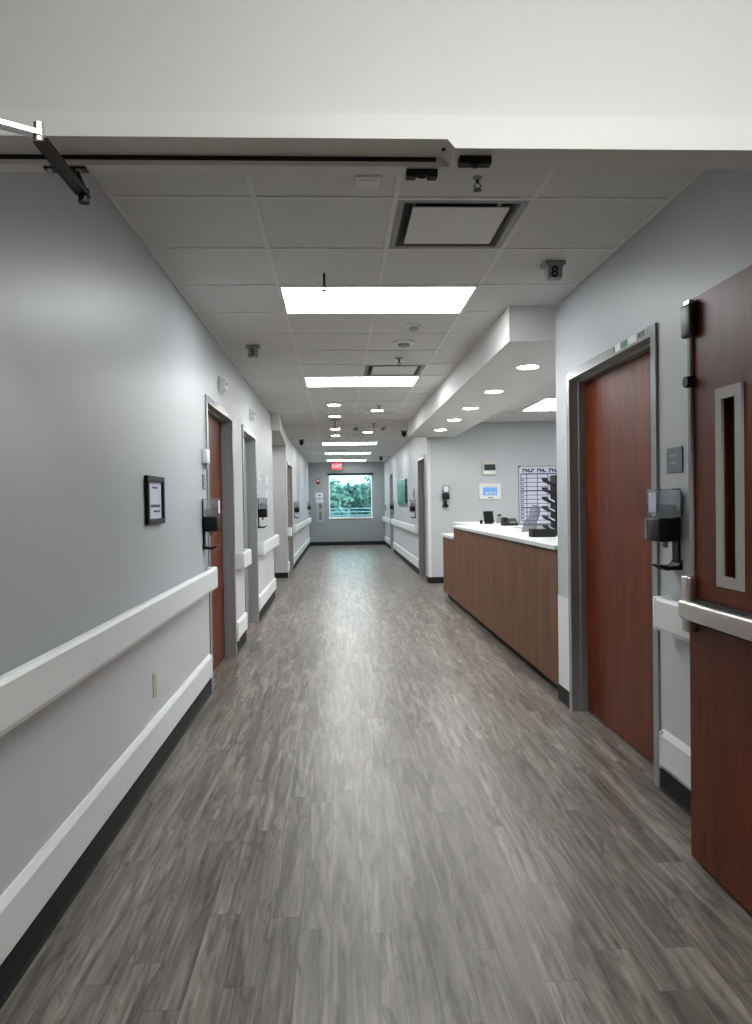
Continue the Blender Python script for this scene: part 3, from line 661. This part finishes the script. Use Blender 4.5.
# ================================================================== WALL ITEMS
def dispenser(loc, rz, label):
    o = thing('sanitizer_dispenser', loc, label, 'sanitizer dispenser', 'wall sanitizer dispensers', rz)
    # local: wall plane x=0, sticks out to +x, base z=0, 0.36 tall
    MB().box(0.0, 0.012, -0.03, 0.03, 0.0, 0.36, bev=0.004).build('back_plate', M['black'], o)
    MB().box(0.012, 0.108, -0.058, 0.058, 0.128, 0.232, bev=0.012, seg=3).build('dispenser_body', M['black'], o, smooth=True)
    c = MB(); c.box(0.012, 0.112, -0.060, -0.057, 0.232, 0.358); c.box(0.012, 0.112, 0.057, 0.060, 0.232, 0.358); c.box(0.109, 0.112, -0.057, 0.057, 0.232, 0.358); c.box(0.012, 0.112, -0.060, 0.060, 0.355, 0.358)
    c.build('clear_cover', M['clear'], o)
    r = MB().box(0.022, 0.100, -0.050, 0.050, 0.236, 0.290, bev=0.012).build('refill_bottle', M['gel'], o, smooth=True)
    MB().box(0.0125, 0.0145, -0.056, 0.056, 0.236, 0.353).build('refill_backing', M['sheet'], o)
    MB().box(0.1122, 0.1128, -0.035, 0.035, 0.255, 0.345).build('front_label', M['paper'], o)
    MB().cone((0.055, 0, 0.115), (0, 0, 1), 0.011, 0.014, 0.03, 14).build('nozzle', M['grey'], o)
    t_ = MB(); t_.prism([(0.0, 0.004), (0.0, 0.045), (0.02, 0.022), (0.06, 0.018), (0.10, 0.030), (0.105, 0.026), (0.07, 0.002)], 'y', -0.045, 0.045); t_.build('drip_tray', M['black'], o)
    return o
ds = dispenser((XR, 3.03, 1.045), PI, 'sanitizer dispenser on the right wall between door frame and open door')
for loc, rz, lab in [((0, 4.98, 1.05), 0, 'sanitizer dispenser on the near left wall above the handrail end'),
        ((0, 8.36, 1.08), 0, 'sanitizer dispenser on the left wall just past the second door'),
        ((0, 15.2, 1.05), 0, 'sanitizer dispenser on the far left wall past the recess'),
        ((0, 21.6, 1.05), 0, 'sanitizer dispenser on the left wall nearest the far window'),
        ((XR, 13.6, 1.05), PI, 'sanitizer dispenser on the right beside the green picture'),
        ((XR, 18.9, 1.05), PI, 'sanitizer dispenser on the right before the farthest door'),
        ((2.74, 11.67, 1.27), -PI/2, 'sanitizer dispenser on the wall behind the low end of the counter')]:
    dup(ds, loc, rz, lab)

pf = thing('picture_frame', (0, 3.66, 1.27), 'small black framed notice hanging on the near left wall', 'framed notice')
fm = MB(); 
for a, c, e, h_ in ((-0.165, -0.135, 0, 0.245), (0.135, 0.165, 0, 0.245)): fm.box(0.0, 0.02, a, c, e, h_, bev=0.003)
fm.box(0, 0.02, -0.135, 0.135, 0, 0.028, bev=0.003).box(0, 0.02, -0.135, 0.135, 0.217, 0.245, bev=0.003); fm.build('frame_border', M['black'], pf)
pp = MB().box(0.0, 0.008, -0.136, 0.136, 0.027, 0.218).build('printed_sheet', M['paper'], pf)
MB().box(0.008, 0.0085, -0.05, 0.06, 0.182, 0.192).box(0.008, 0.0085, -0.08, 0.1, 0.085, 0.100).box(0.008, 0.0085, -0.03, 0.1, 0.06, 0.07).build('print_lines', M['navy'], pp)

ou = thing('outlet_plate', (0, 3.60, 0.395), 'beige electrical outlet low on the left wall', 'outlet')
MB().box(0.003, 0.010, -0.038, 0.038, 0, 0.125, bev=0.003).build('cover_plate', M['beige'], ou)
MB().box(0.010, 0.013, -0.018, 0.018, 0.012, 0.052, bev=0.003).box(0.010, 0.013, -0.018, 0.018, 0.073, 0.113, bev=0.003).build('socket', M['beige'], ou)
ou2 = thing('outlet_plate', (0, 9.3, 0.40), 'small white outlet on the left wall past the second door', 'outlet')
MB().box(0.003, 0.009, -0.036, 0.036, 0, 0.115, bev=0.003).build('cover_plate', M['white'], ou2)
MB().box(0.009, 0.011, -0.016, 0.016, 0.012, 0.048).box(0.009, 0.011, -0.016, 0.016, 0.067, 0.103).build('socket', M['sheet'], ou2)

wb = thing('wall_sensor_box', (0, 5.02, 1.655), 'white plastic box on the left wall above the light switch', 'wall sensor')
MB().box(0.0, 0.04, -0.05, 0.05, 0.0, 0.105, bev=0.008, seg=3).build('box_cover', M['white'], wb, smooth=True)
MB().cone((0.02, -0.01, -0.015), (0, 0, 1), 0.012, 0.014, 0.04, 16).build('key_knob', M['grey'], wb)
ls = thing('room_sign', (0, 5.02, 1.475), 'small grey plate with dark symbols beside the nearest left door', 'room sign')
MB().box(0, 0.006, -0.045, 0.045, 0, 0.105, bev=0.002).build('sign_plate', M['slate'], ls)
MB().box(0.006, 0.008, -0.028, 0.028, 0.010, 0.032).box(0.006, 0.008, -0.028, 0.028, 0.042, 0.064).box(0.006, 0.008, -0.028, 0.028, 0.074, 0.096).build('symbols', M['pale_text'], ls)

def call_light(y, z, label):
    o = thing('call_light', (0, y, z), label, 'call light', 'white call lights above the left doors')
    MB().box(0, 0.012, -0.065, 0.065, -0.065, 0.065, bev=0.004).build('mount_plate', M['sheet'], o)
    MB().prism([(0.012, -0.055), (0.05, -0.035), (0.055, 0.035), (0.012, 0.055)], 'y', -0.052, 0.052).build('lens_cover', M['white'], o)
    MB().cone((0.054, 0, 0.012), (1, 0, 0), 0.013, 0.013, 0.008, 14).build('indicator', M['black'], o)
call_light(5.80, 2.34, 'white call light above the nearest left door'); call_light(7.76, 2.345, 'white call light above the second left door')

# items between second left door and the recess
b2 = thing('wall_sensor_box', (0, 8.30, 1.64), 'small white box high on the wall past the second left door', 'wall sensor')
MB().box(0, 0.04, -0.05, 0.05, 0, 0.12, bev=0.008).build('box_cover', M['white'], b2)
MB().box(0.04, 0.043, -0.02, 0.02, 0.04, 0.08).build('indicator', M['grey'], b2)
b3 = thing('room_sign', (0, 8.30, 1.44), 'pale plate under the white box past the second left door', 'room sign')
MB().box(0, 0.006, -0.05, 0.05, 0, 0.16, bev=0.002).build('sign_plate', M['sheet'], b3)
MB().box(0.006, 0.007, -0.03, 0.03, 0.02, 0.04).box(0.006, 0.007, -0.03, 0.03, 0.10, 0.12).build('symbols', M['grey'], b3)
po = thing('wall_poster', (0, 9.35, 1.28), 'bluish printed poster on the left wall before the recess', 'poster')
pq = MB().box(0, 0.006, -0.20, 0.20, 0, 0.46).build('poster_sheet', M['sheet'], po)
MB().box(0.006, 0.0065, -0.17, 0.17, 0.20, 0.42).build('poster_picture', M['paper'], pq)
MB().box(0.006, 0.0066, -0.17, 0.17, 0.05, 0.07).box(0.006, 0.0066, -0.17, 0.10, 0.11, 0.13).box(0.0066, 0.007, -0.10, 0.08, 0.28, 0.34).build('print_lines', M['grey'], pq)

# right wall: room sign, head stickers, tiny label
rs = thing('room_sign', (XR, 3.045, 1.475), 'slate grey room sign above the sanitizer dispenser on the right', 'room sign')
MB().box(-0.006, 0, -0.072, 0.072, 0, 0.112, bev=0.002).build('sign_plate', M['slate'], rs)
MB().box(-0.0075, -0.006, -0.035, 0.04, 0.072, 0.080).box(-0.0075, -0.006, -0.030, 0.025, 0.040, 0.048).build('raised_lettering', M['pale_text'], rs)
FX = XR-0.012
hs = thing('door_label_strip', (FX, 3.49, 2.139), 'white label strip with green and dark squares above the right door', 'label')
MB().box(-0.002, 0, -0.20, 0.20, -0.0, 0.038).build('label_strip', M['white'], hs)
MB().box(-0.003, -0.002, 0.02, 0.11, 0.002, 0.036).build('green_square', M['green_sticker'], hs)
MB().box(-0.003, -0.002, -0.19, -0.09, 0.002, 0.036).build('dark_square', M['slate'], hs)
MB().box(-0.003, -0.002, 0.185, 0.20, 0.002, 0.036).box(-0.0035, -0.003, -0.17, -0.15, 0.01, 0.028).box(-0.0035, -0.003, -0.135, -0.11, 0.01, 0.028).build('print_lines', M['ink'], hs)
hs2 = thing('door_label_strip', (0.012, 5.42, DZ+0.001), 'grey number label above the nearest left door', 'label')
MB().box(0, 0.002, -0.16, 0.16, 0.0, 0.038).build('label_strip', M['pale_text'], hs2)
MB().box(0.002, 0.003, -0.12, -0.08, 0.008, 0.03).box(0.002, 0.003, -0.05, -0.01, 0.008, 0.03).box(0.002, 0.003, 0.13, 0.155, 0.003, 0.036).build('print_lines', M['slate'], hs2)
tl = thing('wall_tag', (XR, 4.62, 1.74), 'tiny pale tag on the narrow wall beside the counter', 'label')
MB().box(-0.003, 0, -0.016, 0.016, 0, 0.035).build('tag_plate', M['sheet'], tl)
MB().box(-0.0036, -0.003, -0.008, 0.008, 0.012, 0.024).build('print_lines', M['grey'], tl)
pl = thing('push_plate_handle', (XR-0.012, 3.245, 1.17), 'small beige metal grip behind the sanitizer dispenser on the right', 'handle')
MB().tube([(0, 0, 0.0), (-0.03, 0, 0.008), (-0.030, 0, 0.03), (-0.030, 0, 0.07), (-0.03, 0, 0.09), (0, 0, 0.095)], 0.008).build('grip', M['beige'], pl, smooth=True)

# far right wall: picture, switch
pc = thing('canvas_picture', (XR, 16.05, 1.31), 'green leafy picture on the far right wall above the handrail', 'picture')
MB().box(-0.055, -0.006, -0.95, 0.95, 0, 0.56, bev=0.008).build('printed_canvas', M['picture'], pc)
MB().box(-0.006, 0, -0.9, 0.9, 0.03, 0.53).build('back_frame', M['dark_metal'], pc)
sw = thing('light_switch', (XR, 13.75, 1.42), 'small dark switch plate above the dispenser by the green picture', 'switch')
MB().box(-0.02, 0, -0.06, 0.06, 0, 0.20, bev=0.003).build('switch_plate', M['grey'], sw)
MB().box(-0.026, -0.02, -0.02, 0.02, 0.07, 0.13).build('rocker', M['slate'], sw)
sw2 = thing('light_switch', (XR, 21.9, 1.10), 'small grey switch plate beside the far window', 'switch')
MB().box(-0.03, 0, -0.09, 0.09, 0, 0.2, bev=0.003).build('switch_plate', M['grey'], sw2)
MB().box(-0.036, -0.03, -0.03, 0.03, 0.06, 0.14).build('rocker', M['slate'], sw2)

# far wall items left of the window
fa = thing('fire_alarm', (0.31, YF, 1.98), 'dark red fire alarm strobe on the far wall left of the window', 'fire alarm')
MB().box(-0.06, 0.06, -0.035, 0, 0, 0.17, bev=0.006).build('alarm_body', M['red'], fa)
MB().box(-0.03, 0.03, -0.055, -0.035, 0.09, 0.14, bev=0.006).build('strobe_lens', M['white'], fa)
MB().cone((0, -0.036, 0.045), (0, 1, 0), 0.028, 0.028, 0.006, 20).build('horn_grille', M['dark_metal'], fa)
n1 = thing('wall_notice', (0.34, YF, 1.54), 'white notice with dark centre on the far wall', 'notice', 'notices on the far wall')
MB().box(-0.12, 0.12, -0.006, 0, 0, 0.17).build('notice_sheet', M['paper'], n1)
MB().box(-0.04, 0.05, -0.007, -0.006, 0.06, 0.11).build('print_lines', M['slate'], n1)
n2 = thing('wall_notice', (0.34, YF, 1.395), 'lower white notice on the far wall above the supply rack', 'notice', 'notices on the far wall')
MB().box(-0.11, 0.13, -0.006, 0, 0, 0.105).build('notice_sheet', M['paper'], n2)
MB().box(-0.08, 0.02, -0.007, -0.006, 0.06, 0.075).box(-0.03, 0.09, -0.007, -0.006, 0.03, 0.045).build('print_lines', M['pale_text'], n2)
sr = thing('supply_rack', (0.35, YF, 0.74), 'tall pale wall rack with dark items left of the far window', 'supply rack')
MB().box(-0.12, 0.12, -0.03, 0, 0, 0.64, bev=0.004).build('rack_panel', M['pale_text'], sr)
for z, h_ in ((0.10, 0.13), (0.25, 0.12), (0.45, 0.17)):
    MB().box(-0.02, 0.07, -0.07, -0.03, z, z+h_, bev=0.012).build('supply_item', M['slate'], sr)

# ================================================================== WALL BEHIND THE COUNTER
YB = 11.67
th = thing('thermostat', (3.487, YB, 1.79), 'beige grey thermostat with dark display behind the counter', 'thermostat')
MB().box(-0.118, 0.118, -0.035, 0, 0, 0.245, bev=0.010, seg=3).build('thermostat_body', M['beige'], th)
MB().box(-0.09, 0.10, -0.038, -0.035, 0.085, 0.185).build('display', M['dark_screen'], th)
MB().box(-0.10, 0.10, -0.040, -0.035, 0.03, 0.07).build('lower_strip', M['white'], th)
sn = thing('wall_touch_panel', (3.495, YB, 1.385), 'white wall panel with blue lit screen under the thermostat', 'touch screen')
MB().box(-0.182, 0.182, -0.022, 0, 0, 0.265, bev=0.006).build('panel_bezel', M['white'], sn)
sc = MB().box(-0.12, 0.12, -0.0235, -0.022, 0.07, 0.205).build('blue_screen', M['screen'], sn)
MB().box(-0.08, -0.03, -0.0245, -0.0235, 0.09, 0.13).box(-0.01, 0.04, -0.0245, -0.0235, 0.09, 0.13).box(0.06, 0.10, -0.0245, -0.0235, 0.09, 0.13).build('screen_icons', M['paper'], sc)
MB().box(-0.03, 0.05, -0.023, -0.022, 0.025, 0.04).build('print_lines', M['slate'], sn)
bd = thing('whiteboard', (4.62, YB, 0.975), 'large gridded white schedule board behind the counter', 'whiteboard')
W2, H2 = 0.625, 0.95
MB().box(-W2, W2, -0.012, 0, 0, H2).build('board_surface', mat('whiteboard_surface', (0.66, 0.69, 0.80), 0.25), bd)
fr = MB(); fr.box(-W2-0.015, -W2, -0.018, 0, -0.02, H2+0.015).box(W2, W2+0.015, -0.018, 0, -0.02, H2+0.015).box(-W2, W2, -0.018, 0, H2, H2+0.015).box(-W2, W2, -0.03, 0, -0.02, 0.0); fr.build('board_frame', M['grey'], bd)
gl_ = MB(); nrow = 11
for i in range(nrow+1):
    z = 0.05+i*(H2-0.17)/nrow; tt = 0.010 if i % 4 == 3 else 0.0055
    gl_.box(-W2+0.03, W2-0.03, -0.0135, -0.012, z-tt, z+tt)
for x in (-0.60, -0.50, -0.32, -0.14, 0.04, 0.22, 0.40, 0.595): gl_.box(x-0.006, x+0.006, -0.0135, -0.012, 0.05, H2-0.12)
gl_.build('grid_lines', M['navy'], bd)
hx = MB(); x = -0.57; rnd = random.Random(3)
for wd in (4, 3, 6):   # dark marker strokes of the heading, too blurred in the photograph to read
    for i in range(wd):
        hx.box(x, x+0.018, -0.0135, -0.012, H2-0.095, H2-0.030); hx.box(x+0.018, x+0.050, -0.0135, -0.012, H2-0.052-0.02*(i % 3), H2-0.032-0.02*(i % 3)); 
        if i % 2: hx.box(x+0.034, x+0.042, -0.0135, -0.012, H2-0.085, H2-0.035)
        x += 0.050
    x += 0.05
hx.build('heading_strokes', M['ink'], bd)
for i in range(1, nrow): 
    z = 0.05+i*(H2-0.17)/nrow; MB().box(-0.585, -0.550, -0.0135, -0.012, z-0.048, z-0.018).build('row_mark', M['slate'], bd)
MB().cone((-W2-0.002, -0.02, H2+0.005), (0, 1, 0), 0.014, 0.014, 0.012, 14).build('corner_clip', M['black'], bd)

# ================================================================== RECEPTION COUNTER
ct = thing('reception_counter', (XR, 4.75, 0), 'long reception counter with brown wood front and pale top on the right', 'counter')
def C(mb, x0, x1, y0, y1, z0, z1, **k): return mb.box(x0-XR, x1-XR, y0-4.75, y1-4.75, z0, z1, **k)
FXC = 2.452
cb_ = MB(); C(cb_, FXC+0.02, 2.72, 4.76, 9.1, 0.085, 1.010); C(cb_, FXC+0.02, 3.2, 9.1, 10.05, 0.085, 0.863); C(cb_, 2.72, 3.2, 4.76, 9.1, 0.085, 0.72); cb_.build('counter_carcass', M['brown'], ct)
kk = MB(); C(kk, FXC+0.055, 3.15, 4.76, 10.0, 0.0, 0.085); kk.build('toe_kick', M['black_matte'], ct)
ys = [4.755+i*(9.1-4.755)/8 for i in range(9)]
for a, c in zip(ys[:-1], ys[1:]):
    q = MB(); C(q, FXC, FXC+0.02, a+0.002, c-0.002, 0.075, 1.010); q.build('front_panel', M['brown'], ct)
q = MB(); C(q, FXC, FXC+0.02, 9.103, 10.05, 0.075, 0.863); q.build('front_panel', M['brown'], ct)
q = MB(); C(q, FXC+0.02, 3.2, 10.05, 10.07, 0.075, 0.863); q.build('end_panel', M['brown'], ct)
q = MB(); C(q, FXC, FXC+0.25, 9.085, 9.103, 0.863, 1.010); q.build('end_panel', M['brown'], ct)
tp = MB(); C(tp, 2.430, 2.97, 4.755, 9.13, 1.018, 1.050, bev=0.003); C(tp, 2.97, 3.25, 8.2, 9.13, 1.018, 1.050, bev=0.003); C(tp, 2.68, 3.25, 9.13, 10.6, 1.018, 1.050, bev=0.003)
tp.build('raised_top', M['counter'], ct)
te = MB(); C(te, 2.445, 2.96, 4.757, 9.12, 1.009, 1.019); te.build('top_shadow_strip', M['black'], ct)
up_ = MB(); C(up_, 2.70, 2.74, 9.10, 10.55, 0.86, 1.018); C(up_, 2.74, 3.22, 10.51, 10.55, 0.72, 1.018); up_.build('riser_panel', M['brown'], ct)
lt = MB(); C(lt, 2.43, 3.22, 9.105, 10.09, 0.865, 0.903, bev=0.003); lt.build('low_top', M['counter'], ct)
lk = MB(); lk.cone((FXC-0.004-XR, 8.15-4.75, 0.972), (1, 0, 0), 0.016, 0.016, 0.010, 16); lk.build('lock', M['steel'], ct)
wk = MB(); C(wk, 3.2, 3.28, 4.76, 9.1, 0.72, 0.75); C(wk, 2.72, 3.25, 4.76, 9.1, 0.72, 0.75); wk.build('desk_surface', M['counter'], ct)
ZC = 1.0505
# tall tiered paper rack at the near end of the counter
lr_ = thing('literature_rack', (2.748, 6.12, ZC), 'tall black tiered paper rack on the counter beside the wall end', 'paper rack')
MB().box(0.10, 0.125, -0.08, 0.08, 0.0, 0.53, bev=0.003).build('spine', M['black_matte'], lr_)
MB().box(-0.02, 0.125, -0.09, 0.09, 0.0, 0.014, bev=0.003).build('rack_base', M['black'], lr_)
for i in range(6):
    z = 0.035+i*0.082; reach = 0.078
    t_ = MB().prism([(0.10, z), (0.10, z+0.004), (0.10-reach*0.78, z+0.037), (0.10-reach*0.98, z+0.062), (0.10-reach*1.02, z+0.060), (0.10-reach*0.82, z+0.030)], 'y', -0.08, 0.08)
    to = t_.build('tray', M['black_matte'], lr_)
    if i < 4: MB().prism([(0.095, z+0.006), (0.095, z+0.022), (0.10-reach*0.75, z+0.050), (0.10-reach*0.75, z+0.041)], 'y', -0.07, 0.07).build('paper_stack', M['paper'] if i != 1 else M['white'], to)
mt = thing('desk_tray', (2.68, 5.88, ZC), 'low black mesh tray at the foot of the paper rack', 'desk tray')
m2 = MB(); m2.box(-0.10, 0.10, -0.06, 0.06, 0, 0.006); m2.box(-0.10, -0.094, -0.06, 0.06, 0.006, 0.065).box(0.094, 0.10, -0.06, 0.06, 0.006, 0.065).box(-0.094, 0.094, -0.06, -0.054, 0.006, 0.065).box(-0.094, 0.094, 0.054, 0.06, 0.006, 0.065)
m2.build('tray_wall', M['black_matte'], mt); MB().box(-0.08, 0.05, -0.045, 0.045, 0.006, 0.035).build('contents', M['slate'], mt)
ah = thing('acrylic_sign_holder', (2.855, 6.90, ZC), 'frosted bluish acrylic holder standing beside the black paper rack', 'sign holder')
MB().prism([(-0.08, 0.0), (0.06, 0.0), (0.07, 0.10), (0.10, 0.17), (0.105, 0.23), (0.08, 0.265), (0.035, 0.265), (0.01, 0.23), (-0.01, 0.15), (-0.06, 0.09)], 'y', -0.012, 0.012).build('holder_panel', M['frost'], ah)
MB().box(-0.10, 0.09, -0.05, 0.05, 0, 0.006).build('holder_foot', M['clear'], ah)
# items at the far end
mo = thing('desk_monitor', (2.995, 9.42, ZC), 'small dark screen angled on the far end of the counter', 'screen')
s1 = MB(); s1.box(-0.075, 0.075, -0.012, 0.012, 0.012, 0.175, bev=0.004); so = s1.build('screen_panel', M['black'], mo); so.rotation_euler = (math.radians(-10), 0, math.radians(22))
MB().box(-0.06, 0.06, -0.04, 0.05, 0, 0.012, bev=0.003).build('screen_foot', M['dark_metal'], mo)
MB().box(0.066, 0.075, -0.014, -0.012, 0.02, 0.17).build('bezel_edge', M['grey'], so)
tk = thing('pen_cup', (2.90, 9.5, ZC), 'tiny dark cup left of the small screen on the counter', 'cup')
MB().lathe([(0, 0), (0.018, 0), (0.021, 0.05), (0.018, 0.05), (0.016, 0.006), (0, 0.006)]).build('cup_wall', M['black'], tk, smooth=True)
ps = thing('card_terminal', (3.045, 9.08, ZC), 'small dark upright card reader between screen and telephone', 'card reader')
MB().prism([(-0.03, 0), (0.04, 0), (0.03, 0.05), (0.0, 0.13), (-0.03, 0.14), (-0.035, 0.12)], 'x', -0.03, 0.03).build('reader_body', M['grey'], ps)
MB().box(-0.02, 0.02, -0.038, -0.033, 0.115, 0.135).build('reader_screen', M['black'], ps)
sb = thing('notepad', (2.99, 8.93, ZC), 'low white notepad in front of the card reader', 'notepad')
MB().box(-0.06, 0.05, -0.05, 0.05, 0, 0.02, bev=0.002).build('paper_block', M['white'], sb)
MB().box(-0.06, 0.05, 0.04, 0.055, 0, 0.024).build('binding', M['slate'], sb)
ph = thing('telephone', (3.08, 8.68, ZC), 'black desk telephone on the far end of the counter', 'telephone')
MB().prism([(-0.07, 0), (0.09, 0), (0.09, 0.085), (0.06, 0.09), (-0.07, 0.025)], 'x', -0.08, 0.10).build('phone_base', M['black_matte'], ph)
MB().box(-0.075, -0.03, -0.075, 0.09, 0.06, 0.105, bev=0.012, seg=3).build('handset', M['black_matte'], ph, smooth=True)
MB().box(0.0, 0.08, -0.055, -0.05, 0.035, 0.05).build('keypad', M['grey'], ph)
